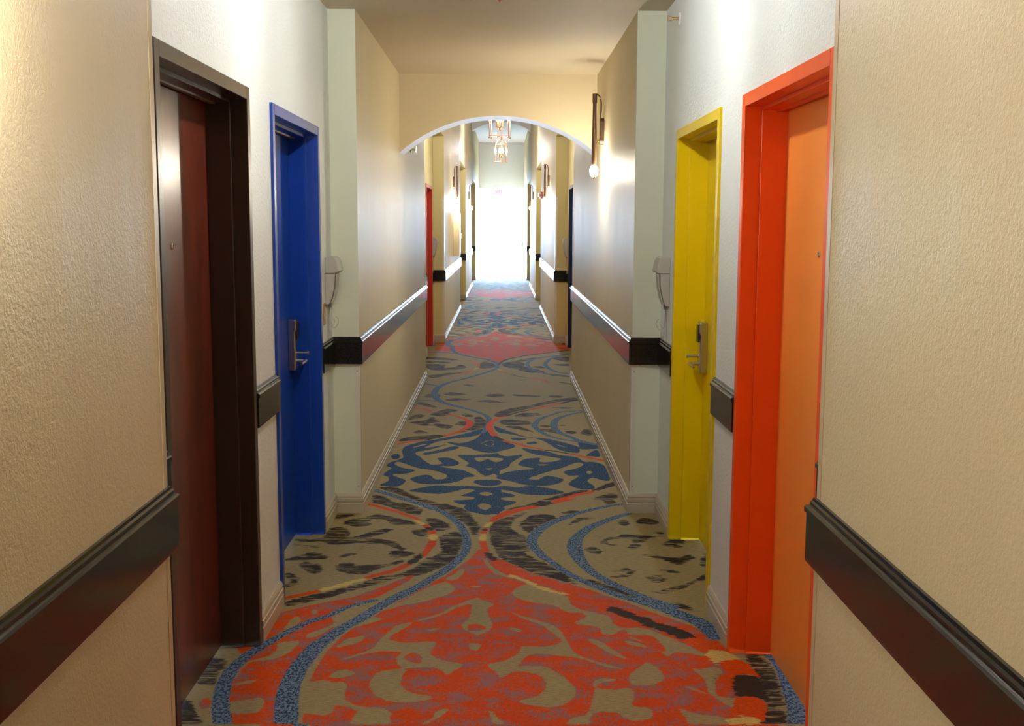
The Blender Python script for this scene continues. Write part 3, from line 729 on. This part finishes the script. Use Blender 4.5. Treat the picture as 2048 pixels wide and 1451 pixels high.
# ------------------------------------------------------------------ chair rails and baseboards
RAIL = [(-.004, .8385), (.018, .8385), (.0185, .846), (.0185, .951), (.023, .954), (.023, .965), (.019, .969), (.013, .971), (.013, .979), (.009, .983), (.007, .989), (-.004, .989)]
BASE = [(-.004, 0), (.016, 0), (.016, .052), (.0125, .056), (.0125, .060), (.0155, .064), (.0155, .080), (.0115, .084), (.0115, .088), (.0135, .092), (.010, .102), (.005, .111), (-.004, .111)]
def paths(sd):
    Xw, Xa = (XL, AL) if sd == 'L' else (XR, AR); B = BLOCKS[sd]; D = DOORS[sd]
    return [([(Xw, -8.9), (Xw, B[0][1]), (Xa, B[0][1]), (Xa, D[0][1])], 'along the foreground wall'),
            ([(Xa, D[0][2]), (Xa, D[1][1])], 'between the two nearest doors'),
            ([(Xa, D[1][2]), (Xa, B[1][0]), (Xw, B[1][0]), (Xw, B[1][1]), (Xa, B[1][1]), (Xa, D[2][1])], 'from the coloured door round the wall block under the arch'),
            ([(Xa, D[2][2]), (Xa, B[2][0]), (Xw, B[2][0]), (Xw, B[2][1]), (Xa, B[2][1]), (Xa, B[3][0]), (Xw, B[3][0]), (Xw, B[3][1]), (Xa, B[3][1]), (Xa, B[4][0]), (Xw, B[4][0]), (Xw, END - .02)], 'along the far walls to the window')]
k = 0
for sd, s, full in (('L', 1, 'left'), ('R', -1, 'right')):
    for p, w in paths(sd):
        k += 1
        struct(sweep(p, RAIL, s, 'trim_%d' % k, M['granite']), 'dark polished stone chair rail %s on the %s' % (w, full), 'chair rail')
        struct(sweep(p, BASE, s, 'baseboard_%s' % full, M['baseboard']), 'moulded greige baseboard %s on the %s' % (w, full), 'baseboard')

# ------------------------------------------------------------------ corner guards
def guard(Xw, n, y, dirn, label, mat, z0, z1, th=.0025):
    """L-shaped plastic strip over the outer corner; dirn: +1 the block lies at larger y"""
    t = thing('corner_guard', label, 'corner guard', (Xw, y, z0)); w = .026
    mb = MB(); pl = [(Xw + n * th, y - dirn * th), (Xw + n * th, y + dirn * w), (Xw, y + dirn * w), (Xw, y), (Xw - n * w, y), (Xw - n * w, y - dirn * th)]
    mb.extrude(pl, 'Z', z0, z1); mb.obj('strip', mat, t)
    m = max(2, int((z1 - z0) / .3))
    for q in range(m):
        z = z0 + .04 + (z1 - z0 - .08) * q / (m - 1); b = MB()
        b.lathe([(.0001, 0), (.0035, 0), (.0035, -.0012 * dirn), (.0001, -.002 * dirn)], (Xw - n * .014, y - dirn * th, z), 10, 0, 'Y'); b.obj('screw', M['steel'], t)
for sd, Xw, n, full in (('L', XL, 1, 'left'), ('R', XR, -1, 'right')):
    for i, (a, b) in enumerate(BLOCKS[sd]):
        names = ['foreground', 'arch', 'second', 'third', 'last']
        for y, dirn, e in ((a, 1, 'near'), (b, -1, 'far')):
            if (i == 0 and e == 'near') or (i == 4 and e == 'far') or i > 2: continue
            for z0, z1, ww in ((.111, .8385, 'below'), (.99, 1.98, 'above')):
                place = {0: 'foreground wall corner', 1: 'wall block under the arch, %s corner' % e, 2: 'block past second recess, %s corner' % e}[i]
                mat = M['guard'] if (e == 'far' or i == 0) else M['guard_white']
                if i == 1 and e == 'near' and ww == 'above': continue
                if i == 0 and ww == 'above': z1 = CN - .002
                guard(Xw, n, y, dirn, 'thin glossy strip %s the rail, %s %s' % (ww, full, place), mat, z0, z1, .0012 if i == 0 else .0025)

# ------------------------------------------------------------------ doors
def door(idx, sd, colour, d0, d1, zt, fmat, pmat, rec, label, lock=None, peep=None):
    Xa, n = (AL, 1) if sd == 'L' else (AR, -1); fw = .045
    X = lambda o: Xa + n * o
    t = thing('door_%d' % idx, label, 'door', (Xa, (d0 + d1) / 2, 0), kind='structure')
    fr = MB()
    fr.box(X(-.20), X(.012), d0, d0 + fw, 0, zt); fr.box(X(-.20), X(.012), d1 - fw, d1, 0, zt); fr.box(X(-.20), X(.012), d0 + fw, d1 - fw, zt - fw, zt)
    # small back-bend line next to the face
    fr.obj('door_frame', fmat, t, bevel=.0025)
    st = MB(); a, b = -rec - .001, -.048
    st.box(X(a), X(b), d0 + fw - .001, d0 + fw + .014, 0, zt - fw); st.box(X(a), X(b), d1 - fw - .014, d1 - fw + .001, 0, zt - fw)
    st.box(X(a), X(b), d0 + fw + .014, d1 - fw - .014, zt - fw - .014, zt - fw + .001)
    st.obj('door_stop', fmat, t, bevel=.002)
    se = MB(); se.box(X(-.118), X(-.100), d0 + fw + .014, d1 - fw - .014, zt - fw - .02, zt - fw - .014); se.obj('smoke_seal', M['grey_plastic'] if colour in ('brown', 'blue') else fmat, t)
    pn = MB(); pn.box(X(-.20), X(-rec), d0 + fw + .003, d1 - fw - .003, .006, zt - fw - .003); panel = pn.obj('door_panel', pmat, t, bevel=.0015)
    if peep:
        y, z = peep; b = MB()
        b.lathe([(.0005, 0), (.011, 0), (.011, n * .003), (.007, n * .005), (.007, n * .003), (.0005, n * .003)], (X(-rec), y, z), 20, 0, 'X'); b.obj('peephole', M['steel'], t, smooth=True)
    if lock:
        y, z0, z1 = lock
        lk = MB(); prof = [(0, 0), (.036, 0), (.036, .75), (.042, .80), (.042, .97), (.036, 1.0), (0, 1.0)]
        lk.extrude([(X(-rec + o), z0 + (z1 - z0) * zz) for o, zz in prof], 'Y', y - .075, y)
        L = lk.obj('lock_case', M['nickel'], t, bevel=.006, seg=3)
        b = MB(); b.box(X(-rec + .038), X(-rec + .047), y - .062, y - .012, z0 + (z1 - z0) * .60, z0 + (z1 - z0) * .95); b.obj('card_reader', M['black_plastic'], L, bevel=.004)
        b = MB(); zl = z0 + .045
        b.cyl((X(-rec + .03), y - .035, zl), (X(-rec + .085), y - .035, zl), .010)
        b.tube([(X(-rec + .078), y - .03, zl), (X(-rec + .082), y - .055, zl + .001), (X(-rec + .08), y - .10, zl - .001), (X(-rec + .078), y - .145, zl - .004)], [.0105, .010, .009, .007])
        b.obj('lever_handle', M['nickel'], L, smooth=True)
        b = MB(); b.cyl((X(-rec + .03), y - .037, z0 + .085), (X(-rec + .092), y - .037, z0 + .085), .0075); b.cyl((X(-rec + .088), y - .037, z0 + .085), (X(-rec + .098), y - .037, z0 + .085), .011); b.obj('thumb_knob', M['nickel'], L, smooth=True)
    return t
door(1, 'L', 'brown', 3.03, 4.153, 2.093, M['brown_paint'], M['wood'], .135, 'dark red-brown wooden door in a dark brown metal frame, nearest on the left', peep=(3.63, 1.53))
door(2, 'L', 'blue', 4.557, 5.705, 2.085, M['blue_paint'], M['blue_paint'], .135, 'bright blue door and frame with a silver card lock', lock=(5.615, .875, 1.13))
door(3, 'R', 'orange', 2.96, 4.087, 2.068, M['orange_paint'], M['orange_lit'], .141, 'orange door and frame, nearest on the right', peep=(3.57, 1.513))
door(4, 'R', 'yellow', 4.51, 5.628, 2.07, M['yellow_paint'], M['yellow_paint'], .141, 'yellow door and frame with a silver card lock', lock=(5.535, .875, 1.13))
door(5, 'L', 'red', 13.65, 14.8, 2.10, M['red_paint'], M['red_paint'], .135, 'red-orange door in the second recess on the left')
door(6, 'R', 'navy', 13.65, 14.62, 2.10, M['navy_paint'], M['navy_paint'], .141, 'navy door in the second recess on the right')

# ------------------------------------------------------------------ wall phones with hanging cords
def wall_phone(sd, y0, z0, z1, label, cordz=None):
    Xa, n = (AL, 1) if sd == 'L' else (AR, -1); X = lambda o: Xa + n * o; hh = z1 - z0; w = .17
    t = thing('wall_phone', label, 'phone', (Xa, y0, z0)); zc = z0 + hh * .66
    P = lambda q: [(X(o), z0 + hh * z) for o, z in q]
    b = MB(); b.extrude(P([(0, .66), (.060, .66), (.072, .70), (.070, .74), (.062, .90), (.052, .975), (.040, 1.0), (0, 1.0)]), 'Y', y0, y0 + w)
    b.obj('upper_housing', M['white_plastic'], t, bevel=.005, seg=3)
    b = MB(); b.extrude(P([(0, 0), (.020, 0), (.034, .12), (.048, .36), (.053, .655), (0, .655)]), 'Y', y0, y0 + w); b.obj('base', M['white_plastic'], t, bevel=.004, seg=3)
    b = MB(); b.extrude(P([(.026, .03), (.036, .04), (.050, .22), (.062, .45), (.067, .655), (.055, .655), (.052, .38), (.038, .15)]), 'Y', y0 + .01, y0 + .07); b.obj('handset', M['white_plastic'], t, bevel=.003)
    b = MB(); b.box(X(.052), X(.0605), y0 + .012, y0 + .068, z0 + hh * .46, z0 + hh * .60); b.obj('handset_gap', M['grey_plastic'], t)
    b = MB(); b.box(X(.008), X(.026), y0 + .03, y0 + .05, z0 - .018, z0 + .006); b.obj('cord_plug', M['grey_plastic'], t, bevel=.002)
    pts = []; zb = z0 - .125
    pts = [(X(.018), y0 + .04, z0 - .01), (X(.017), y0 + .04, z0 - .06), (X(.018), y0 + .038, zb + .03), (X(.026), y0 + .03, zb + .006), (X(.042), y0 + .02, zb), (X(.058), y0 + .012, zb + .012), (X(.066), y0 + .008, zb + .032), (X(.062), y0 + .008, zb + .052), (X(.052), y0 + .012, zb + .060)]
    b = MB(); b.tube(smooth_open(pts, 5), .0017, 8); b.obj('cord', M['white_plastic'], t, smooth=True)
    pts = [(X(.012), y0 + .06, z0 - .01), (X(.012), y0 + .06, z0 - .08), (X(.018), y0 + .05, zb + .005), (X(.034), y0 + .04, zb + .014), (X(.044), y0 + .03, zb + .034), (X(.040), y0 + .028, zb + .048)]
    b = MB(); b.tube(smooth_open(pts, 5), .0014, 8); b.obj('cord', M['white_plastic'], t, smooth=True)
    pts = [(X(.010), y0 + .065, z0 - .01), (X(.006), y0 + .068, z0 - .10), (X(.004), y0 + .06, .992)]
    b = MB(); b.tube(smooth_open(pts, 5), .0014, 8); b.obj('cord', M['white_plastic'], t, smooth=True)
    return t
wall_phone('L', 5.885, 1.182, 1.430, 'white wall phone with looping cord beside the blue door')
wall_phone('R', 5.800, 1.182, 1.440, 'white wall phone with looping cord beside the yellow door')
wall_phone('L', 14.95, 1.18, 1.43, 'white wall phone in the second recess, past the red-orange door')
wall_phone('R', 14.90, 1.18, 1.43, 'white wall phone in the second recess, past the navy door')
t = thing('outlet_plate', 'small brass wall plate under the phone by the blue door', 'wall plate', (AL, 5.84, 1.08))
b = MB(); b.box(AL, AL + .005, 5.80, 5.872, 1.078, 1.192); b.obj('plate', M['brass'], t, bevel=.002)
for z in (1.110, 1.158):
    b = MB(); b.box(AL + .004, AL + .007, 5.822, 5.85, z - .013, z + .013); b.obj('socket', M['white_plastic'], t, bevel=.002)

# ------------------------------------------------------------------ sconces
def sconce(sd, y, label, zt=2.512, zb=1.985):
    Xw, n = (XL, 1) if sd == 'L' else (XR, -1); X = lambda o: Xw + n * o
    t = thing('wall_sconce', label, 'wall lamp', (Xw, y, 2.26), 'bronze hook sconces down the hall'); ya = y - .10
    b = MB(); pl = []
    for k in range(28):
        a = 2 * math.pi * k / 28; pl.append((y + .034 * math.cos(a), 2.262 + .060 * math.copysign(1, math.sin(a)) * (abs(math.sin(a)) > 1e-6) + .034 * math.sin(a)))
    b.extrude(pl, 'X', X(0), X(.032)); b.obj('back_plate', M['bronze'], t, bevel=.004, smooth=False)
    b = MB(); b.lathe([(.001, X(.032) - Xw), (.008, X(.032) - Xw), (.010, X(.042) - Xw), (.005, X(.050) - Xw), (.001, X(.051) - Xw)], (Xw, y - .01, 2.195), 14, 0, 'X'); b.obj('switch_knob', M['brass'], t, smooth=True)
    pts = [(X(.024), y, 2.33), (X(.024), y, 2.37), (X(.022), y - .004, 2.44), (X(.028), y - .015, 2.488), (X(.045), y - .045, 2.508), (X(.068), ya + .01, 2.510), (X(.073), ya, 2.505)]
    b = MB(); b.tube(smooth_open(pts, 6), .0062, 12); b.obj('arm', M['bronze'], t, smooth=True)
    b = MB(); b.lathe([(.001, zt), (.0165, zt), (.0165, zt - .06), (.0135, zt - .065), (.015, zt - .20), (.019, zt - .36), (.018, zb + .05), (.013, zb + .035), (.001, zb + .033)], (X(.075), ya, 0), 20); b.obj('lamp_tube', M['bronze'], t, smooth=True)
    b = MB(); b.lathe([(.001, zb - .027), (.010, zb - .025), (.019, zb - .016), (.024, zb - .003), (.024, zb + .007), (.019, zb + .021), (.011, zb + .034), (.001, zb + .036)], (X(.075), ya, 0), 24); b.obj('bulb', M['globe'], t, smooth=True)
    b = MB()
    for k in range(5):
        a = 2 * math.pi * k / 5 + .3
        b.tube([(X(.075) + .012 * math.cos(a), ya + .012 * math.sin(a), zb + .04), (X(.075) + .032 * math.cos(a), ya + .032 * math.sin(a), zb + .008), (X(.075) + .028 * math.cos(a), ya + .028 * math.sin(a), zb - .03), (X(.075) + .008 * math.cos(a), ya + .008 * math.sin(a), zb - .05)], .0022, 8)
    b.lathe([(.001, zb - .062), (.007, zb - .056), (.010, zb - .046), (.001, zb - .044)], (X(.075), ya, 0), 12); b.obj('bulb_cage', M['bronze'], t, smooth=True)
    return t
sconce('R', 8.05, 'bronze hook sconce on the right wall just before the arch')
sconce('R', 17.25, 'bronze hook sconce on the right past the second recess')
sconce('L', 17.9, 'bronze hook sconce on the left past the second recess')
sconce('R', 26.0, 'small distant bronze sconce on the right past the third recess')
sconce('L', 26.0, 'small distant bronze sconce on the left past the third recess')
sconce('L', 1.55, 'bronze hook sconce on the left wall beside the viewer')

# ------------------------------------------------------------------ lanterns
def lantern(x, y, zb, ztop, r, label, hh=.36):
    t = thing('hanging_lantern', label, 'lantern', (x, y, zb), 'copper lanterns over the recesses'); N = 6
    ang = [2 * math.pi * k / N + .35 for k in range(N)]
    ring = lambda rr, z: [(x + rr * math.cos(a), y + rr * math.sin(a), z) for a in ang]
    lo, up = ring(r, zb + .02), ring(r, zb + hh)
    for nm, R_ in (('lower_ring', lo), ('upper_ring', up)):
        b = MB()
        for i in range(N): b.cyl(R_[i], R_[(i + 1) % N], .0042, n=8)
        b.obj(nm, M['copper'], t)
    for i in range(N):
        b = MB(); b.cyl((lo[i][0], lo[i][1], zb + .01), (up[i][0], up[i][1], zb + hh + .01), .0045, n=8)
        b.lathe([(.001, zb - .012), (.008, zb - .004), (.008, zb + .006), (.001, zb + .012)], (lo[i][0], lo[i][1], 0), 10)
        b.lathe([(.001, zb + hh), (.007, zb + hh + .006), (.001, zb + hh + .016)], (up[i][0], up[i][1], 0), 10); b.obj('corner_rod', M['copper'], t, smooth=True)
    b = MB(); zc = zb + hh + .085
    for i in range(N):
        ux, uy = math.cos(ang[i]), math.sin(ang[i])
        b.tube(smooth_open([(x + r * ux, y + r * uy, zb + hh), (x + r * .8 * ux, y + r * .8 * uy, zb + hh + .045), (x + r * .35 * ux, y + r * .35 * uy, zc - .012), (x, y, zc)], 4), .0036, 8)
    b.obj('crown', M['copper'], t, smooth=True)
    b = MB(); b.cyl((x, y, zb + .095), (x, y, ztop - .02), .0045, n=10); b.lathe([(.001, ztop - .03), (.045, ztop - .022), (.055, ztop), (.001, ztop)], (x, y, 0), 24); b.obj('stem', M['copper'], t, smooth=True)
    b = MB(); zk = zb + .13; b.lathe([(.001, zk - .05), (.008, zk - .045), (.006, zk - .02), (.018, zk - .005), (.001, zk)], (x, y, 0), 16)
    for i in range(4):
        a = math.pi / 2 * i + .5; cx, cy = x + .04 * math.cos(a), y + .04 * math.sin(a)
        b.tube([(x, y, zk - .02), (x + .022 * math.cos(a), y + .022 * math.sin(a), zk - .03), (cx, cy, zk - .012)], .0035, 8)
        b.lathe([(.001, zk - .012), (.012, zk - .008), (.012, zk - .002), (.007, zk), (.007, zk + .06), (.001, zk + .06)], (cx, cy, 0), 12)
    b.obj('candle_cluster', M['brass'], t, smooth=True)
    for i in range(4):
        a = math.pi / 2 * i + .5; cx, cy = x + .04 * math.cos(a), y + .04 * math.sin(a)
        c = MB(); c.lathe([(.001, zk + .06), (.009, zk + .065), (.0155, zk + .082), (.0165, zk + .095), (.011, zk + .118), (.004, zk + .135), (.001, zk + .14)], (cx, cy, 0), 14); c.obj('bulb', M['bulb'], t, smooth=True)
    return t
cxm = (XL + XR) / 2
lantern(cxm, 4.25, 2.452, CN, .12, 'copper cage lantern over the nearest recess, above the picture', hh=.2)
lantern(cxm, 13.3, 2.615, CH, .13, 'larger copper cage lantern just beyond the arch')
lantern(cxm, 22.5, 2.835, CH, .13, 'smaller farther copper cage lantern beyond the first one')

# ------------------------------------------------------------------ small fittings
t = thing('sprinkler', 'small brass sprinkler head high on the white right wall', 'sprinkler', (AR, 5.66, 2.615), 'sidewall sprinklers')
b = MB(); b.lathe([(.001, 0), (.030, 0), (.026, -.006), (.012, -.008), (.001, -.008)], (AR, 5.66, 2.615), 24, 0, 'X'); b.obj('wall_cup', M['white_metal'], t, smooth=True)
b = MB(); b.cyl((AR - .006, 5.66, 2.615), (AR - .04, 5.66, 2.615), .008); b.cyl((AR - .04, 5.66, 2.604), (AR - .055, 5.66, 2.606), .003, n=8); b.cyl((AR - .04, 5.66, 2.626), (AR - .055, 5.66, 2.624), .003, n=8)
b.box(AR - .060, AR - .057, 5.645, 5.675, 2.60, 2.63); b.obj('nozzle', M['brass'], t)
t = thing('sprinkler', 'small silver sprinkler head on the left wall under the arch', 'sprinkler', (XL, 9.67, 2.235), 'sidewall sprinklers')
b = MB(); b.lathe([(.001, 0), (.026, 0), (.022, .006), (.010, .008), (.001, .008)], (XL, 9.67, 2.235), 24, 0, 'X'); b.obj('wall_cup', M['steel'], t, smooth=True)
b = MB(); b.cyl((XL + .006, 9.67, 2.235), (XL + .045, 9.67, 2.235), .008); b.box(XL + .045, XL + .05, 9.65, 9.69, 2.21, 2.26); b.obj('nozzle', M['steel'], t)

t = thing('extinguisher_cabinet', 'beige wall cabinet on the left wall past the second recess', 'cabinet', (XL, 18.3, 1.07))
b = MB(); b.box(XL, XL + .095, 18.0, 18.35, 1.10, 1.79); b.obj('cabinet_body', M['guard'], t, bevel=.006)
b = MB(); b.box(XL + .095, XL + .103, 18.01, 18.34, 1.11, 1.78); b.obj('cabinet_door', M['white_metal'], t, bevel=.003)
b = MB(); b.box(XL + .103, XL + .112, 18.30, 18.325, 1.38, 1.46); b.obj('latch', M['steel'], t)
t = thing('fire_alarm', 'red fire alarm strobe on the right wall before the third recess', 'alarm', (XR, 20.2, 2.12))
b = MB(); b.box(XR, XR - .045, 20.14, 20.27, 2.07, 2.19); b.obj('housing', M['red_plastic'], t, bevel=.006)
b = MB(); b.box(XR - .045, XR - .075, 20.17, 20.23, 2.10, 2.17); b.obj('strobe_lens', M['strobe'], t, bevel=.01)

# ------------------------------------------------------------------ window end of the hall
zt = 2.815
mb = MB(); mb.box(AL - WO, AR + WO, END, END + .3, zt, CH + .2); struct(mb.obj('wall_front', M['end_wall']), 'plain grey white wall above the end window', 'wall')
w = thing('window_1', 'tall bright glass door and window filling the far end of the hall', 'window', (cxm, END, 0), kind='structure')
b = MB()
b.box(XL, XL + .02, END, END + .1, 0, zt); b.box(XR - .02, XR, END, END + .1, 0, zt); b.box(XL + .02, XR - .02, END, END + .1, zt - .02, zt); b.obj('frame', M['white_metal'], w, bevel=.004)
x0, x1, zd = XL + .02, XR - .02, 2.42
b = MB(); b.box(x0, x1, END + .01, END + .09, zd, zd + .02); b.obj('transom_bar', M['white_metal'], w, bevel=.004)
b = MB(); b.box(x0, x0 + .03, END + .02, END + .07, .01, zd); b.box(x1 - .03, x1, END + .02, END + .07, .01, zd); b.box(x0 + .03, x1 - .03, END + .02, END + .07, zd - .02, zd); b.box(x0 + .03, x1 - .03, END + .02, END + .07, .01, .04); b.obj('door_leaf', M['white_metal'], w, bevel=.004)
b = MB(); b.box(x0 + .03, x1 - .03, END + .04, END + .05, .04, zd - .02); b.obj('pane', M['glass'], w)
b = MB(); b.box(x0, x1, END + .04, END + .05, zd + .02, zt - .02); b.obj('pane', M['glass'], w)
b = MB(); b.cyl((x1 - .035, END + .02, .98), (x1 - .035, END - .04, .98), .012); b.cyl((x1 - .035, END - .04, 1.06), (x1 - .035, END - .04, .86), .014); b.obj('pull_handle', M['black_plastic'], w, smooth=True)
b = MB(); b.box(cxm - .27, cxm + .13, END - .005, END + .015, 1.69, 1.715); b.obj('door_notice_rail', M['grey_plastic'], w)
mb = MB(); mb.box(-9, 9, END + .1, END + 30, -.12, -.02); struct(mb.obj('ground', M['pavement']), 'sunlit pale paving outside the end window', 'ground')

t = thing('exit_sign', 'red EXIT sign hanging in front of the bright end window', 'sign', (-.165, END - .06, 2.55))
ys = END - .06
b = MB(); b.box(-.31, -.02, ys - .02, ys + .02, 2.56, 2.76); b.obj('sign_box', M['white_metal'], t, bevel=.004)
b = MB(); b.box(-.19, -.14, ys - .01, END, 2.755, 2.88); b.obj('bracket', M['white_metal'], t)
cu = bpy.data.curves.new('letters', 'FONT'); cu.body = 'EXIT'; cu.size = .17; cu.extrude = .002; cu.align_x = 'CENTER'; cu.align_y = 'CENTER'
tmp = bpy.data.objects.new('tmp', cu); COL.objects.link(tmp); bpy.context.view_layer.update()
me = bpy.data.meshes.new_from_object(tmp.evaluated_get(bpy.context.evaluated_depsgraph_get())); bpy.data.objects.remove(tmp, do_unlink=True)
me.transform(Matrix.Translation((-.165, ys - .024, 2.66)) @ Matrix.Rotation(math.radians(90), 4, 'X')); me.materials.clear(); me.materials.append(M['exit_red'])
lo = bpy.data.objects.new('letters', me); COL.objects.link(lo); lo.parent = t; lo.matrix_parent_inverse = Matrix.Translation(-t.location)
